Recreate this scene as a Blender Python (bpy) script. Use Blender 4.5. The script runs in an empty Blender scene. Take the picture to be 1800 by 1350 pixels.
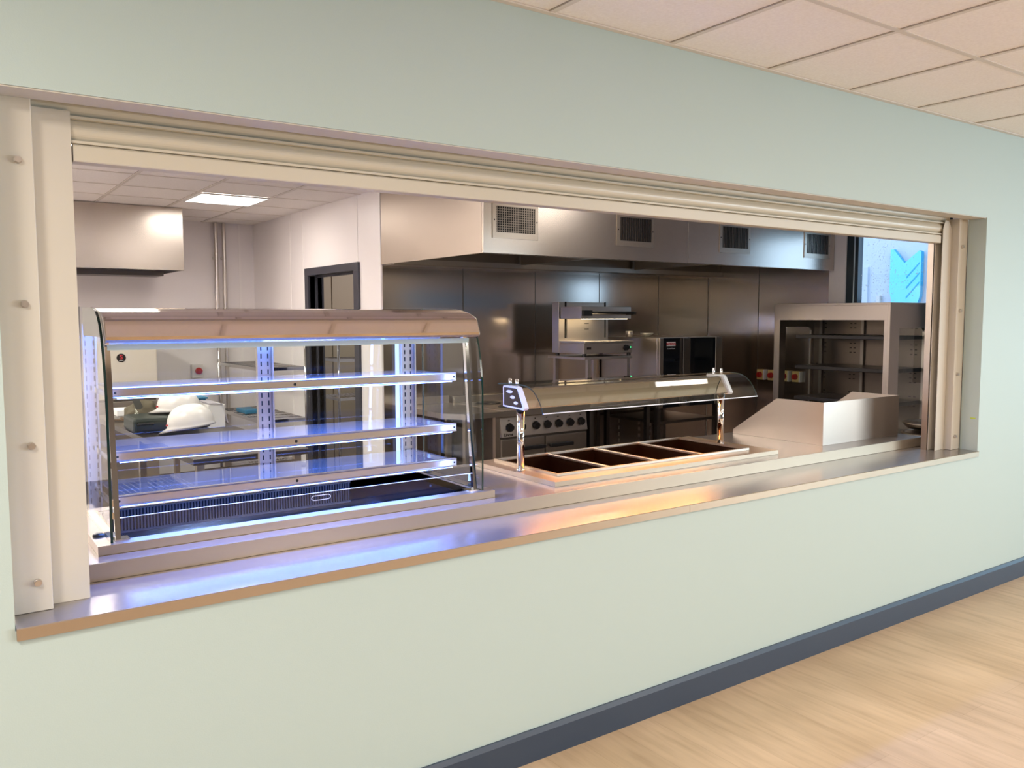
import bpy, bmesh, math, random
from mathutils import Vector, Matrix
random.seed(7)
C = bpy.context.scene
COL = C.collection

# ---------------------------------------------------------------- camera
F_PX, YAW, PITCH, ROLL = 1469.4, .6107, -.0790, -.0017
CAM = Vector((-.5896, -2.4409, 1.6597))
cd = bpy.data.cameras.new('camera'); cam = bpy.data.objects.new('camera', cd); COL.objects.link(cam)
cd.sensor_width = 36.0; cd.lens = F_PX / 1800 * 36.0; cd.clip_start = .05; cd.clip_end = 200
_cy, _sy, _cp, _sp = math.cos(YAW), math.sin(YAW), math.cos(PITCH), math.sin(PITCH)
_f = Vector((_sy*_cp, _cy*_cp, _sp)); _r = Vector((_cy, -_sy, 0)); _u = _r.cross(_f)
_c, _s = math.cos(ROLL), math.sin(ROLL)
_r2 = _r*_c + _u*_s; _u2 = _u*_c - _r*_s
cam.matrix_world = Matrix(((_r2.x, _u2.x, -_f.x, CAM.x), (_r2.y, _u2.y, -_f.y, CAM.y), (_r2.z, _u2.z, -_f.z, CAM.z), (0, 0, 0, 1)))
C.camera = cam

# ---------------------------------------------------------------- world, exposure, daylight
C.view_settings.view_transform = 'Standard'
C.view_settings.look = 'None'
C.view_settings.exposure = 0.41
C.view_settings.gamma = 1.0
C.view_settings.use_curve_mapping = False
w = bpy.data.worlds.new('sky'); C.world = w; w.use_nodes = True
bg = w.node_tree.nodes['Background']
bg.inputs[0].default_value = (.66, .82, 1.0, 1); bg.inputs[1].default_value = 1.9
C.cycles.transparent_max_bounces = 40

def area(name, loc, target, sx, sy, power, col, spread=math.pi):
    l = bpy.data.lights.new(name, 'AREA'); l.shape = 'RECTANGLE'; l.size = sx; l.size_y = sy
    l.energy = power; l.color = col; l.spread = spread
    o = bpy.data.objects.new(name, l); COL.objects.link(o); o.location = loc
    d = Vector(target) - Vector(loc)
    o.rotation_euler = d.to_track_quat('-Z', 'Y').to_euler()
    return o
WARM = (1.0, .935, .85); DAY = (.30, .64, 1.0); SKYB = (.28, .56, 1.0); NEUT = (1.0, .90, .80)
# daylight at the unseen side window, then added fill lamps for wall and ceiling
area('daylight_side_window', (13.9, -4.6, 1.50), (3.0, -1.0, .8), 4.6, 1.5, 40, DAY)
area('ceiling_fill_side', (13.88, -4.6, 1.15), (4.0, -3.0, 2.75), 4.6, .8, 36, (.45, .84, 1.0), 1.7)  # added lamp aimed up to brighten the ceiling
area('rear_fill', (11.3, -7.9, 1.55), (4.0, 0, 1.0), 4.2, 1.3, 15, (.52, .78, 1.0))  # added fill lamp at an invented rear opening
area('ceiling_fill_rear', (11.3, -7.85, 1.2), (4.0, -3.0, 2.75), 4.2, .8, 105, (.80, .92, 1.0), 1.6)  # second added upward lamp, lifting the ceiling from the rear
# dining-room ceiling panels (lamps)
for i, (lx, ly) in enumerate(((-1.4, -1.5), (-1.4, -4.5), (1.9, -2.9), (1.9, -5.6), (5.0, -2.9), (5.0, -5.6))):
    area('dining_lamp_light', (lx, ly, 2.70), (lx, ly, 0), .56, .56, 44, WARM)
# daylight at the kitchen window
area('daylight_kitchen_window', (6.47, 1.64, 2.12), (3.2, 1.4, 1.8), .7, .6, 2.0, (.62, .80, 1.0))

# ---------------------------------------------------------------- materials
def mat(name, col=(.8, .8, .8), rough=.5, metal=0.0, emit=None, es=0.0, ior=1.5, coat=0.0, spec=.5):
    m = bpy.data.materials.new(name); m.use_nodes = True
    b = m.node_tree.nodes['Principled BSDF']
    b.inputs['Base Color'].default_value = (*col, 1); b.inputs['Roughness'].default_value = rough
    b.inputs['Metallic'].default_value = metal; b.inputs['IOR'].default_value = ior
    b.inputs['Coat Weight'].default_value = coat; b.inputs['Specular IOR Level'].default_value = spec
    if emit:
        b.inputs['Emission Color'].default_value = (*emit, 1); b.inputs['Emission Strength'].default_value = es
    return m
def nd(m, t, **k):
    n = m.node_tree.nodes.new(t)
    for a, v in k.items(): setattr(n, a, v)
    return n
def lk(m, a, b): m.node_tree.links.new(a, b)
def noise_to(m, scale, detail=3, vec_scale=(1, 1, 1), coord='Object'):
    tc = nd(m, 'ShaderNodeTexCoord'); mp = nd(m, 'ShaderNodeMapping'); mp.inputs['Scale'].default_value = vec_scale
    n = nd(m, 'ShaderNodeTexNoise'); n.inputs['Scale'].default_value = scale; n.inputs['Detail'].default_value = detail
    lk(m, tc.outputs[coord], mp.inputs[0]); lk(m, mp.outputs[0], n.inputs['Vector'])
    return n
def ramp(m, fac, stops):
    r = nd(m, 'ShaderNodeValToRGB'); e = r.color_ramp.elements
    while len(e) < len(stops): e.new(.5)
    for x, (p, c) in zip(e, stops): x.position = p; x.color = (*c, 1)
    lk(m, fac, r.inputs[0]); return r
def bump(m, height, strength=.1, dist=.01):
    b = nd(m, 'ShaderNodeBump'); b.inputs['Strength'].default_value = strength; b.inputs['Distance'].default_value = dist
    lk(m, height, b.inputs['Height']); lk(m, b.outputs[0], m.node_tree.nodes['Principled BSDF'].inputs['Normal'])
    return b
def bsdf(m): return m.node_tree.nodes['Principled BSDF']

def steel(name, col=(.60, .565, .53), rough=.27, streak=(1, 1, 1), wave=.0, var=.06):
    """brushed stainless: fine streaks in the roughness, a slow waviness in the sheet"""
    m = mat(name, col, rough, 1.0)
    n = noise_to(m, 30, 2, streak)
    r = nd(m, 'ShaderNodeMapRange'); r.inputs['To Min'].default_value = rough - var; r.inputs['To Max'].default_value = rough + var
    lk(m, n.outputs['Fac'], r.inputs['Value']); lk(m, r.outputs[0], bsdf(m).inputs['Roughness'])
    if wave:
        n2 = noise_to(m, 1.1, 1, (1, 1, 1)); bump(m, n2.outputs['Fac'], 1.0, wave)
    return m
M = {}
# painted wall
m = M['mint'] = mat('mint_paint', (.495, .590, .565), .55, spec=.3)
n = noise_to(m, 260, 3); bump(m, n.outputs['Fac'], .10, .002)
M['grey_brown'] = mat('grey_brown_paint', (.16, .135, .12), .6)
M['taupe'] = mat('taupe_wall_paint', (.58, .50, .44), .5)
M['blue_reflect'] = mat('blue_reflection_band', (.10, .48, 1.0), .5)  # colour stands in for blue light mirrored by the steel wall
M['white_wall'] = mat('white_wall_cladding', (.83, .785, .775), .36)
M['white_trim'] = mat('white_joint_strip', (.86, .82, .80), .3)
m = M['tile'] = mat('ceiling_tile', (.90, .85, .80), .9, spec=.1)
n = noise_to(m, 220, 4); bump(m, n.outputs['Fac'], .25, .002)
r_ = ramp(m, noise_to(m, 90, 4).outputs['Fac'], [(.3, (.87, .815, .77)), (.7, (.93, .88, .84))]); lk(m, r_.outputs[0], bsdf(m).inputs['Base Color'])
M['tbar'] = mat('ceiling_bar_white', (.70, .63, .56), .45)
M['shadow_gap'] = mat('tile_shadow_grey', (.36, .31, .26), .9)  # strips beside the ceiling bars draw their shadow line in grey
# oak planks, boards running away from the serving wall
m = M['oak'] = mat('oak_plank_vinyl', (.55, .38, .24), .42)
tc = nd(m, 'ShaderNodeTexCoord'); mp = nd(m, 'ShaderNodeMapping'); mp.inputs['Rotation'].default_value = (0, 0, math.pi/2)
lk(m, tc.outputs['Object'], mp.inputs[0])
bk = nd(m, 'ShaderNodeTexBrick'); bk.inputs['Scale'].default_value = 1; bk.inputs['Brick Width'].default_value = 1.2
bk.inputs['Row Height'].default_value = .18; bk.inputs['Mortar Size'].default_value = .0006; bk.offset = .37
bk.inputs['Color1'].default_value = (.56, .41, .265, 1); bk.inputs['Color2'].default_value = (.62, .46, .305, 1); bk.inputs['Mortar'].default_value = (.42, .29, .18, 1)
lk(m, mp.outputs[0], bk.inputs['Vector'])
g1 = noise_to(m, 3.2, 6, (9, .9, 1)); g2 = noise_to(m, 2.0, 3, (1.6, .8, 1))
rg = ramp(m, g1.outputs['Fac'], [(.28, (.82, .79, .75)), (.50, (.97, .965, .96)), (.72, (1.06, 1.06, 1.05))])
rg2 = ramp(m, g2.outputs['Fac'], [(.35, (.90, .88, .85)), (.65, (1.08, 1.08, 1.09))])
mx = nd(m, 'ShaderNodeMixRGB', blend_type='MULTIPLY'); mx.inputs[0].default_value = 1
mx2 = nd(m, 'ShaderNodeMixRGB', blend_type='MULTIPLY'); mx2.inputs[0].default_value = 1
lk(m, bk.outputs['Color'], mx.inputs[1]); lk(m, rg.outputs[0], mx.inputs[2]); lk(m, mx.outputs[0], mx2.inputs[1]); lk(m, rg2.outputs[0], mx2.inputs[2])
lk(m, mx2.outputs[0], bsdf(m).inputs['Base Color'])
M['slate'] = mat('slate_blue_gloss', (.034, .054, .090), .34)
M['ivory'] = mat('ivory_powder_coat', (.62, .56, .45), .38)
M['ivory_white'] = mat('off_white_powder_coat', (.60, .55, .47), .45)
M['dark_gap'] = mat('dark_gap', (.02, .018, .016), .8)
M['steel'] = steel('brushed_steel', (.50, .455, .41), .31, (1, 60, 60), var=.02)
M['steel_top'] = steel('worn_steel_top', (.36, .335, .32), .26, (1, 40, 40), .0008, .03); bsdf(M['steel_top']).inputs['Metallic'].default_value = .74
M['steel_panel'] = steel('steel_wall_panel', (.60, .53, .475), .17, (.5, 60, 60), .0045, .02)
M['steel_hood'] = steel('steel_hood_sheet', (.56, .505, .455), .27, (60, 60, 1), .004, .012)
M['steel_soft'] = steel('dull_steel_sheet', (.42, .365, .315), .42, (60, 60, 1), .003, .02)
M['steel_satin'] = steel('satin_steel', (.47, .415, .355), .34, (60, 60, 1), .001, .02)
M['steel_murk'] = steel('shade_toned_steel', (.15, .125, .105), .32, (60, 60, 1), .001, .02)  # base colour darkened for the shaded shelf back and dark table reflection
M['dark_shelf'] = mat('dark_shelf_coating', (.02, .018, .02), .35)
M['pale_steel'] = steel('pale_matt_steel', (.78, .70, .59), .40, (60, 60, 1), .0005, .02); bsdf(M['pale_steel']).inputs['Metallic'].default_value = .45
M['steel_edge'] = steel('scuffed_steel_edge', (.47, .385, .29), .32, (1, 60, 60), .0005, .02); bsdf(M['steel_edge']).inputs['Metallic'].default_value = .82
M['steel_dim'] = steel('dim_steel', (.27, .235, .205), .3, (60, 60, 1), .001, .02)
M['steel_dark'] = steel('dark_steel', (.22, .20, .18), .35, (1, 20, 20))
M['well_blue'] = steel('well_steel', (.13, .18, .30), .13, (1, 10, 10), .0006, .02)
M['well_brown'] = steel('wet_well_steel', (.20, .115, .075), .22, (4, 4, 4), .001)
M['mirror'] = mat('polished_steel', (.70, .60, .52), .045, 1.0)
M['mint_reflect'] = mat('mint_reflection_strip', (.50, .60, .53), .15)  # reflection of the mint wall put into the strip's colour
M['chrome'] = mat('chrome', (.72, .70, .69), .07, 1.0)
M['galv'] = steel('galvanised_pipe', (.62, .58, .54), .33, (20, 20, 2))
M['black_plastic'] = mat('black_plastic', (.012, .012, .013), .3)
M['black_glass'] = mat('black_glass', (.006, .008, .012), .06, coat=1)
M['white_plastic'] = mat('white_plastic', (.66, .64, .62), .35)
M['red_plastic'] = mat('red_plastic', (.42, .018, .015), .35)
M['yellow_plastic'] = mat('yellow_plastic', (.66, .50, .20), .45)
M['helmet'] = mat('white_helmet_shell', (.64, .60, .57), .28)
M['anthracite'] = mat('anthracite_frame', (.040, .040, .052), .42)
M['window_frame'] = mat('dark_window_frame', (.006, .020, .032), .45)
M['alu'] = mat('pale_glazing_bead', (.45, .55, .62), .4)
M['kitchen_floor'] = mat('kitchen_floor_vinyl', (.11, .085, .07), .5)
M['perf'] = mat('slot_black', (.006, .006, .006), .8)
M['brown_cap'] = mat('brown_plastic', (.028, .016, .014), .3)
M['lilac_white'] = mat('white_cap_trim', (.80, .76, .82), .3)
M['paper'] = mat('white_paper', (.82, .80, .79), .7)
M['towel'] = mat('white_cloth', (.60, .57, .61), .9)
M['teal_box'] = mat('blue_plastic', (.02, .16, .30), .45)
M['dark_bag'] = mat('dark_green_plastic', (.012, .020, .016), .38)
M['olive'] = mat('olive_brown_cloth', (.10, .082, .052), .85)
M['grey_strap'] = mat('grey_strap', (.06, .058, .05), .7)
M['cable'] = mat('cable_brown', (.16, .10, .06), .5)
M['tin'] = mat('pale_tin', (.60, .60, .52), .35, .6)
M['lime'] = mat('lime_paint', (.50, .62, .06), .6)
M['facade'] = mat('grey_render', (.60, .65, .74), .8)
M['turq'] = mat('turquoise_sign', (.20, .74, .90), .5)
M['turq_side'] = mat('turquoise_sign_edge', (.04, .40, .66), .5)
M['ground'] = mat('paving', (.25, .27, .30), .9)
M['beige_door'] = mat('beige_cupboard', (.42, .33, .22), .5)
M['lav_wall'] = mat('pale_lavender_wall', (.66, .64, .70), .6)
M['handle_rim'] = mat('pale_edge', (.8, .8, .85), .3)
M['logo_black'] = mat('badge_black', (.012, .008, .008), .3)
M['badge_red'] = mat('badge_red', (.50, .02, .03), .4)
M['badge_white'] = mat('badge_white', (.8, .78, .78), .4)
M['ink'] = mat('dark_ink', (.03, .025, .02), .5)
M['green_lamp'] = mat('green_neon', (.05, .4, .15), .3, emit=(.1, .9, .3), es=1.2)
M['led'] = mat('blue_white_led', (.6, .7, 1), .4, emit=(.15, .27, 1.0), es=11)
M['led_bright'] = mat('bright_blue_led', (.5, .6, 1), .4, emit=(.22, .36, 1.0), es=40)
M['led_soft'] = mat('blue_led_soft', (.4, .55, 1), .4, emit=(.30, .48, 1.0), es=1.3)
M['panel_light'] = mat('led_panel_white', (1, 1, 1), .5, emit=(1, .93, .86), es=6)
M['hot_lamp'] = mat('heat_lamp_orange', (1, .5, .2), .4, emit=(1.0, .42, .10), es=20)
M['warm_lamp'] = mat('warm_bulb', (1, .9, .7), .4, emit=(1.0, .80, .50), es=14)
def glass_mat(name, tint=(1, 1, 1), f0=.035, rough=.0, refl=(1, 1, 1)):
    """thin sheet glass: passes light straight through, mirrors more at grazing angles"""
    m = bpy.data.materials.new(name); m.use_nodes = True
    nt = m.node_tree; nt.nodes.clear()
    out = nd(m, 'ShaderNodeOutputMaterial'); mix = nd(m, 'ShaderNodeMixShader')
    t = nd(m, 'ShaderNodeBsdfTransparent'); t.inputs[0].default_value = (*tint, 1)
    g = nd(m, 'ShaderNodeBsdfGlossy'); g.inputs['Roughness'].default_value = rough; g.inputs[0].default_value = (*refl, 1)
    lw = nd(m, 'ShaderNodeFresnel'); lw.inputs[0].default_value = 1.0 + 2*math.sqrt(f0)/(1-math.sqrt(f0))
    ge = nd(m, 'ShaderNodeNewGeometry'); k1 = nd(m, 'ShaderNodeMath', operation='SUBTRACT'); k1.inputs[0].default_value = 1; lk(m, ge.outputs['Backfacing'], k1.inputs[1])
    k2 = nd(m, 'ShaderNodeMath', operation='MULTIPLY'); lk(m, lw.outputs[0], k2.inputs[0]); lk(m, k1.outputs[0], k2.inputs[1])
    lk(m, k2.outputs[0], mix.inputs[0]); lk(m, t.outputs[0], mix.inputs[1]); lk(m, g.outputs[0], mix.inputs[2]); lk(m, mix.outputs[0], out.inputs[0])
    return m
M['glass'] = glass_mat('clear_glass', (.93, .965, .955), .035)
M['shelf_glass'] = glass_mat('shelf_glass', (.90, .945, .96), .045)
_m = M['shelf_glass']; _o = [n for n in _m.node_tree.nodes if n.type == 'OUTPUT_MATERIAL'][0]; _src = _o.inputs[0].links[0].from_socket
_mx = nd(_m, 'ShaderNodeMixShader'); _mx.inputs[0].default_value = .045; _df = nd(_m, 'ShaderNodeBsdfDiffuse'); _df.inputs[0].default_value = (.75, .78, .88, 1)
lk(_m, _src, _mx.inputs[1]); lk(_m, _df.outputs[0], _mx.inputs[2]); lk(_m, _mx.outputs[0], _o.inputs[0])   # pale diffuse share for dust and LED haze on the shelves
M['acrylic'] = glass_mat('clear_acrylic', (.95, .96, .97), .035)
M['glass_edge'] = mat('dark_glass_edge', (.005, .030, .026), .12)
M['smoke'] = glass_mat('smoked_glass', (.42, .42, .43), .04)
M['win_glass'] = glass_mat('window_glass', (.90, .95, 1.0), .03)
M['plastic_film'] = glass_mat('clear_plastic_film', (.78, .76, .76), .07, .15)

# ---------------------------------------------------------------- mesh helpers
def new(): return bmesh.new()
def bx(bm, x0, x1, y0, y1, z0, z1, bev=0, mi=0, rot=None):
    r = bmesh.ops.create_cube(bm, size=1)
    vs = r['verts']
    c = Vector(((x0+x1)/2, (y0+y1)/2, (z0+z1)/2))
    for v in vs:
        v.co = Vector((v.co.x*(x1-x0), v.co.y*(y1-y0), v.co.z*(z1-z0)))
        if rot: v.co = rot @ v.co
        v.co += c
    fs = set(f for v in vs for f in v.link_faces)
    for f in fs: f.material_index = mi
    if bev:
        es = set(e for v in vs for e in v.link_edges)
        q = bmesh.ops.bevel(bm, geom=list(es), offset=bev, segments=2, profile=.5, affect='EDGES')
        for f in q['faces']: f.material_index = mi
    return vs
def prism(bm, poly, axis, a0, a1, mi=0, mi_side=None):
    """extrude a closed polygon along an axis; poly is in the two remaining axes, in xyz order"""
    def P(p, a):
        return {'x': (a, p[0], p[1]), 'y': (p[0], a, p[1]), 'z': (p[0], p[1], a)}[axis]
    A = [bm.verts.new(P(p, a0)) for p in poly]; B = [bm.verts.new(P(p, a1)) for p in poly]
    n = len(poly); fs = []
    f1 = bm.faces.new(A); f2 = bm.faces.new(B[::-1]); f1.material_index = f2.material_index = mi
    for i in range(n):
        f = bm.faces.new((A[i], B[i], B[(i+1) % n], A[(i+1) % n])); f.material_index = mi if mi_side is None else mi_side
        fs.append(f)
    bmesh.ops.recalc_face_normals(bm, faces=[f1, f2] + fs)
def strip_poly(line, t):
    """closed outline of an open line given thickness t (offset to its left)"""
    off = []
    for i, p in enumerate(line):
        a = Vector(line[max(i-1, 0)]); b = Vector(line[min(i+1, len(line)-1)])
        d = (b - a).normalized(); off.append((p[0] - d.y*t, p[1] + d.x*t))
    return list(line) + off[::-1]
def cyl(bm, p0, p1, r, seg=20, r2=None, mi=0, cap=True):
    p0, p1 = Vector(p0), Vector(p1); d = p1 - p0
    q = bmesh.ops.create_cone(bm, cap_ends=cap, segments=seg, radius1=r, radius2=r if r2 is None else r2, depth=d.length,
                              matrix=Matrix.Translation((p0+p1)/2) @ d.to_track_quat('Z', 'Y').to_matrix().to_4x4())
    for f in set(f for v in q['verts'] for f in v.link_faces): f.material_index = mi
def tube(bm, pts, r, seg=8):
    pts = [Vector(p) for p in pts]; rings = []
    for i, p in enumerate(pts):
        d = (pts[min(i+1, len(pts)-1)] - pts[max(i-1, 0)]).normalized()
        q = d.to_track_quat('Z', 'Y')
        rings.append([bm.verts.new(p + q @ Vector((r*math.cos(a*2*math.pi/seg), r*math.sin(a*2*math.pi/seg), 0))) for a in range(seg)])
    for A, B in zip(rings, rings[1:]):
        for i in range(seg): bm.faces.new((A[i], A[(i+1) % seg], B[(i+1) % seg], B[i]))
    bm.faces.new(rings[0][::-1]); bm.faces.new(rings[-1])
def lathe(bm, prof, c, seg=24, mi=0):
    """prof: (r, z) up the axis at c"""
    rings = []
    for r, z in prof:
        rings.append([bm.verts.new((c[0]+r*math.cos(i*2*math.pi/seg), c[1]+r*math.sin(i*2*math.pi/seg), c[2]+z)) for i in range(seg)])
    for A, B in zip(rings, rings[1:]):
        for i in range(seg):
            f = bm.faces.new((A[i], A[(i+1) % seg], B[(i+1) % seg], B[i])); f.material_index = mi
    for R in (rings[0][::-1], rings[-1]): bm.faces.new(R).material_index = mi
def slab_holes(bm, outer, holes, axis, a0, a1, mi=0):
    """a slab with rectangular holes; outer/holes = (u0,u1,v0,v1) in the other two axes; built as boxes around the holes"""
    us = sorted({outer[0], outer[1], *[h[0] for h in holes], *[h[1] for h in holes]})
    vs = sorted({outer[2], outer[3], *[h[2] for h in holes], *[h[3] for h in holes]})
    def solid(i, j):
        if not (0 <= i < len(us)-1 and 0 <= j < len(vs)-1): return False
        u, v = (us[i]+us[i+1])/2, (vs[j]+vs[j+1])/2
        return not any(h[0] < u < h[1] and h[2] < v < h[3] for h in holes)
    cache = {}
    def V(i, j, k):
        if (i, j, k) not in cache:
            a = (a0, a1)[k]; u, v = us[i], vs[j]
            cache[i, j, k] = bm.verts.new({'x': (a, u, v), 'y': (u, a, v), 'z': (u, v, a)}[axis])
        return cache[i, j, k]
    fs = []
    def F(*k): f = bm.faces.new([V(*x) for x in k]); f.material_index = mi; fs.append(f)
    for i in range(len(us)-1):
        for j in range(len(vs)-1):
            if not solid(i, j): continue
            F((i, j, 0), (i+1, j, 0), (i+1, j+1, 0), (i, j+1, 0)); F((i, j, 1), (i, j+1, 1), (i+1, j+1, 1), (i+1, j, 1))
            if not solid(i-1, j): F((i, j, 0), (i, j+1, 0), (i, j+1, 1), (i, j, 1))
            if not solid(i+1, j): F((i+1, j, 0), (i+1, j, 1), (i+1, j+1, 1), (i+1, j+1, 0))
            if not solid(i, j-1): F((i, j, 0), (i, j, 1), (i+1, j, 1), (i+1, j, 0))
            if not solid(i, j+1): F((i, j+1, 0), (i+1, j+1, 0), (i+1, j+1, 1), (i, j+1, 1))
    bmesh.ops.recalc_face_normals(bm, faces=fs)
def obj(name, bm, mats, parent=None, smooth=False):
    me = bpy.data.meshes.new(name); bm.to_mesh(me); bm.free()
    for x in (mats if isinstance(mats, (list, tuple)) else [mats]): me.materials.append(M[x])
    if smooth:
        for p in me.polygons: p.use_smooth = True
    o = bpy.data.objects.new(name, me); COL.objects.link(o)
    if parent:
        o.parent = parent
        q = parent; off = Vector((0, 0, 0))
        while q: off += Vector(q.location); q = q.parent
        o.location = -off
    return o
def box(name, mats, x0, x1, y0, y1, z0, z1, parent=None, bev=0):
    bm = new(); bx(bm, x0, x1, y0, y1, z0, z1, bev); return obj(name, bm, mats, parent)
def tag(o, label, cat, group=None):
    o['label'] = label; o['category'] = cat
    if group: o['group'] = group
    return o
def thing(name, label, cat, loc, group=None):
    o = bpy.data.objects.new(name, None); COL.objects.link(o); o.location = loc; o.empty_display_size = .05
    return tag(o, label, cat, group)
def struct(o): o['kind'] = 'structure'; return o
def text(name, s, loc, size, mats, parent, rot=(math.pi/2, 0, 0), align='CENTER', ext=.0006, bold=0):
    cu = bpy.data.curves.new(name, 'FONT'); cu.body = s; cu.size = size; cu.extrude = ext; cu.align_x = align; cu.align_y = 'CENTER'; cu.offset = bold
    t = bpy.data.objects.new(name, cu); COL.objects.link(t); t.location = loc; t.rotation_euler = rot
    bpy.context.view_layer.update()
    me = bpy.data.meshes.new_from_object(t.evaluated_get(bpy.context.evaluated_depsgraph_get()))
    me.transform(t.matrix_world); bpy.data.objects.remove(t)
    me.materials.clear(); me.materials.append(M[mats])
    o = bpy.data.objects.new(name, me); COL.objects.link(o)
    o.parent = parent; q = parent; off = Vector((0, 0, 0))
    while q: off += Vector(q.location); q = q.parent
    o.location = -off
    return o

# ---------------------------------------------------------------- the setting
XL, XR, ZT, ZB = -.437, 4.487, 2.235, .860       # serving opening
CEIL, KC = 2.737, 2.693
WX, WS, WB, WR = 2.455, 3.763, 6.950, 6.335      # inner white wall, steel wall, back wall, right wall
bm = new(); slab_holes(bm, (-5, 14, 0, 2.95), [(XL, XR, ZB, ZT)], 'y', 0, .105); struct(obj('wall_front', bm, 'mint'))
struct(box('trim_2', 'ivory_white', XL+.001, XR-.001, .004, .104, ZT-.004, ZT-.0002))
struct(box('floor', 'oak', -5, 14, -8, 0, -.05, 0))
bm = new(); prism(bm, [(-.018, 0), (-.018, .103), (-.008, .119), (0, .119), (0, 0)], 'x', -5, 14); struct(obj('baseboard_front', bm, 'slate'))
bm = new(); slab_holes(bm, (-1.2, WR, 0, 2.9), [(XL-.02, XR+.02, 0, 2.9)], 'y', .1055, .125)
for x0, x1 in ((-1.2, XL-.02), (XR+.02, WR)): bx(bm, x0, x1, .1252, .130, 0, 1.80, 0, 1); bx(bm, x0, x1, .1252, .130, 1.80, 2.00, 0, 2); bx(bm, x0, x1, .1252, .130, 2.00, KC, 0, 1)  # unseen blue strip added so the steel wall mirrors blue
struct(obj('wall_serving_inner', bm, ['white_wall', 'taupe', 'blue_reflect']))
# dining-room shell behind the viewer
bm = new(); slab_holes(bm, (-5, 14, 0, 2.95), [(9.2, 13.4, .85, 2.25)], 'y', -8.12, -8); struct(obj('wall_rear', bm, 'grey_brown'))
struct(box('wall_left', 'mint', -5.12, -5, -8, 0, 0, 2.95))
bm = new(); slab_holes(bm, (-8, 0, 0, 2.95), [(-6.95, -2.25, .70, 2.25)], 'x', 14, 14.12); struct(obj('wall_right', bm, 'grey_brown'))
# suspended ceilings: tiles, bars and the angle along the wall
def grid_ceiling(name, xs, ys, x0, x1, y0, y1, z):
    bm = new()
    bx(bm, x0, x1, y0, y1, z+.004, z+.05, 0, 0)
    for x in xs:
        if x0 < x < x1: bx(bm, x-.012, x+.012, y0, y1, z, z+.006, 0, 1); bx(bm, x-.0165, x-.012, y0, y1, z+.003, z+.0055, 0, 2)
    for y in ys:
        if y0 < y < y1: bx(bm, x0, x1, y-.012, y+.012, z+.0004, z+.0062, 0, 1); bx(bm, x0, x1, y+.012, y+.0165, z+.003, z+.0055, 0, 2)
    return struct(obj(name, bm, ['tile', 'tbar', 'shadow_gap']))
grid_ceiling('ceiling', [1.279+.6*i for i in range(-11, 22)], [-.615-.6*i for i in range(13)], -5, 14, -8, 0, CEIL)
bm = new(); bx(bm, -5, 14, -.024, -.0005, CEIL-.003, CEIL+.003); struct(obj('trim_1', bm, 'tbar'))
grid_ceiling('ceiling_kitchen', [.7045+.6*i for i in range(-4, 11)], [4.123+.6*i for i in range(-7, 5)], -1.2, WR, .105, WB, KC)
# kitchen shell
struct(box('floor_kitchen', 'kitchen_floor', -1.2, 6.45, 0.105, WB, -.05, 0))
bm = new(); bx(bm, -1.2, 6.4, WB, WB+.1, 0, 2.9, 0, 0)
for x in (.35, 2.30): bx(bm, x-.012, x+.012, WB-.003, WB, 0, KC, 0, 1)
struct(obj('wall_back', bm, ['white_wall', 'white_trim']))
struct(box('wall_far_left', 'white_wall', -1.3, -1.2, .105, WB, 0, 2.9))
D0, D1, DZ = 4.25, 5.29, 2.065                   # doorway in the white wall
bm = new(); slab_holes(bm, (WS, WB, 0, 2.9), [(D0, D1, 0, DZ)], 'x', WX, WX+.12)
for y in (5.80, 5.46, 4.20): bx(bm, WX-.003, WX, y-.010, y+.010, DZ+.08 if D0 < y < D1 else 0, KC, 0, 1)
struct(obj('wall_inner', bm, ['white_wall', 'white_trim']))
bm = new()
for y0, y1, z0, z1 in ((D0-.095, D0, 0, DZ), (D1, D1+.085, 0, DZ), (D0-.095, D1+.085, DZ, DZ+.07)): bx(bm, WX-.022, WX+.14, y0, y1, z0, z1, .003)
bx(bm, WX+.05, WX+.07, D1-.02, D1, 0, DZ); bx(bm, WX+.05, WX+.07, D0, D1-.02, DZ-.02, DZ)
struct(obj('door_1', bm, 'anthracite'))
struct(box('wall_steel_backing', 'white_wall', WX+.13, WR, WS, WS+.1, 0, 2.9))
# right kitchen wall with its window
W0, W1, WZ0, WZ1 = 1.16, 2.12, 1.10, 2.55
bm = new(); slab_holes(bm, (.105, WS, 0, 2.9), [(W0, W1, WZ0, WZ1)], 'x', WR, WR+.15); struct(obj('wall_kitchen_right', bm, 'white_wall'))
bm = new()
bx(bm, WR+.01, WR+.08, W1-.115, W1, WZ0, WZ1); bx(bm, WR+.01, WR+.08, W0, W0+.1, WZ0, WZ1)
bx(bm, WR+.01, WR+.08, W0+.1, W1-.115, WZ0, WZ0+.09); bx(bm, WR+.01, WR+.08, W0+.1, W1-.115, WZ1-.09, WZ1)
bx(bm, WR+.004, WR+.012, W1-.085, W1-.073, WZ0, WZ1, 0, 1)
win = struct(obj('window_1', bm, ['window_frame', 'alu']))
bm = new(); bx(bm, WR+.045, WR+.051, W0+.1, W1-.115, WZ0+.09, WZ1-.09); obj('pane', bm, 'win_glass', win)
bm = new(); rr = random.Random(3)
for i in range(330):
    y = min(max(rr.gauss(1.80, .10) if i < 230 else rr.uniform(W0+.15, W1-.13), W0+.12), W1-.13); z = rr.uniform(1.80, 2.35) if i < 200 else rr.gauss(1.98, .1)
    s = rr.uniform(.0012, .0034)
    bmesh.ops.create_icosphere(bm, subdivisions=1, radius=s, matrix=Matrix.Translation((WR+.0445, y, z)) @ Matrix.Diagonal((.5, 1, 1.25, 1)))
o = obj('raindrops', bm, 'white_plastic', win, True); o['kind'] = 'stuff'
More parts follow.
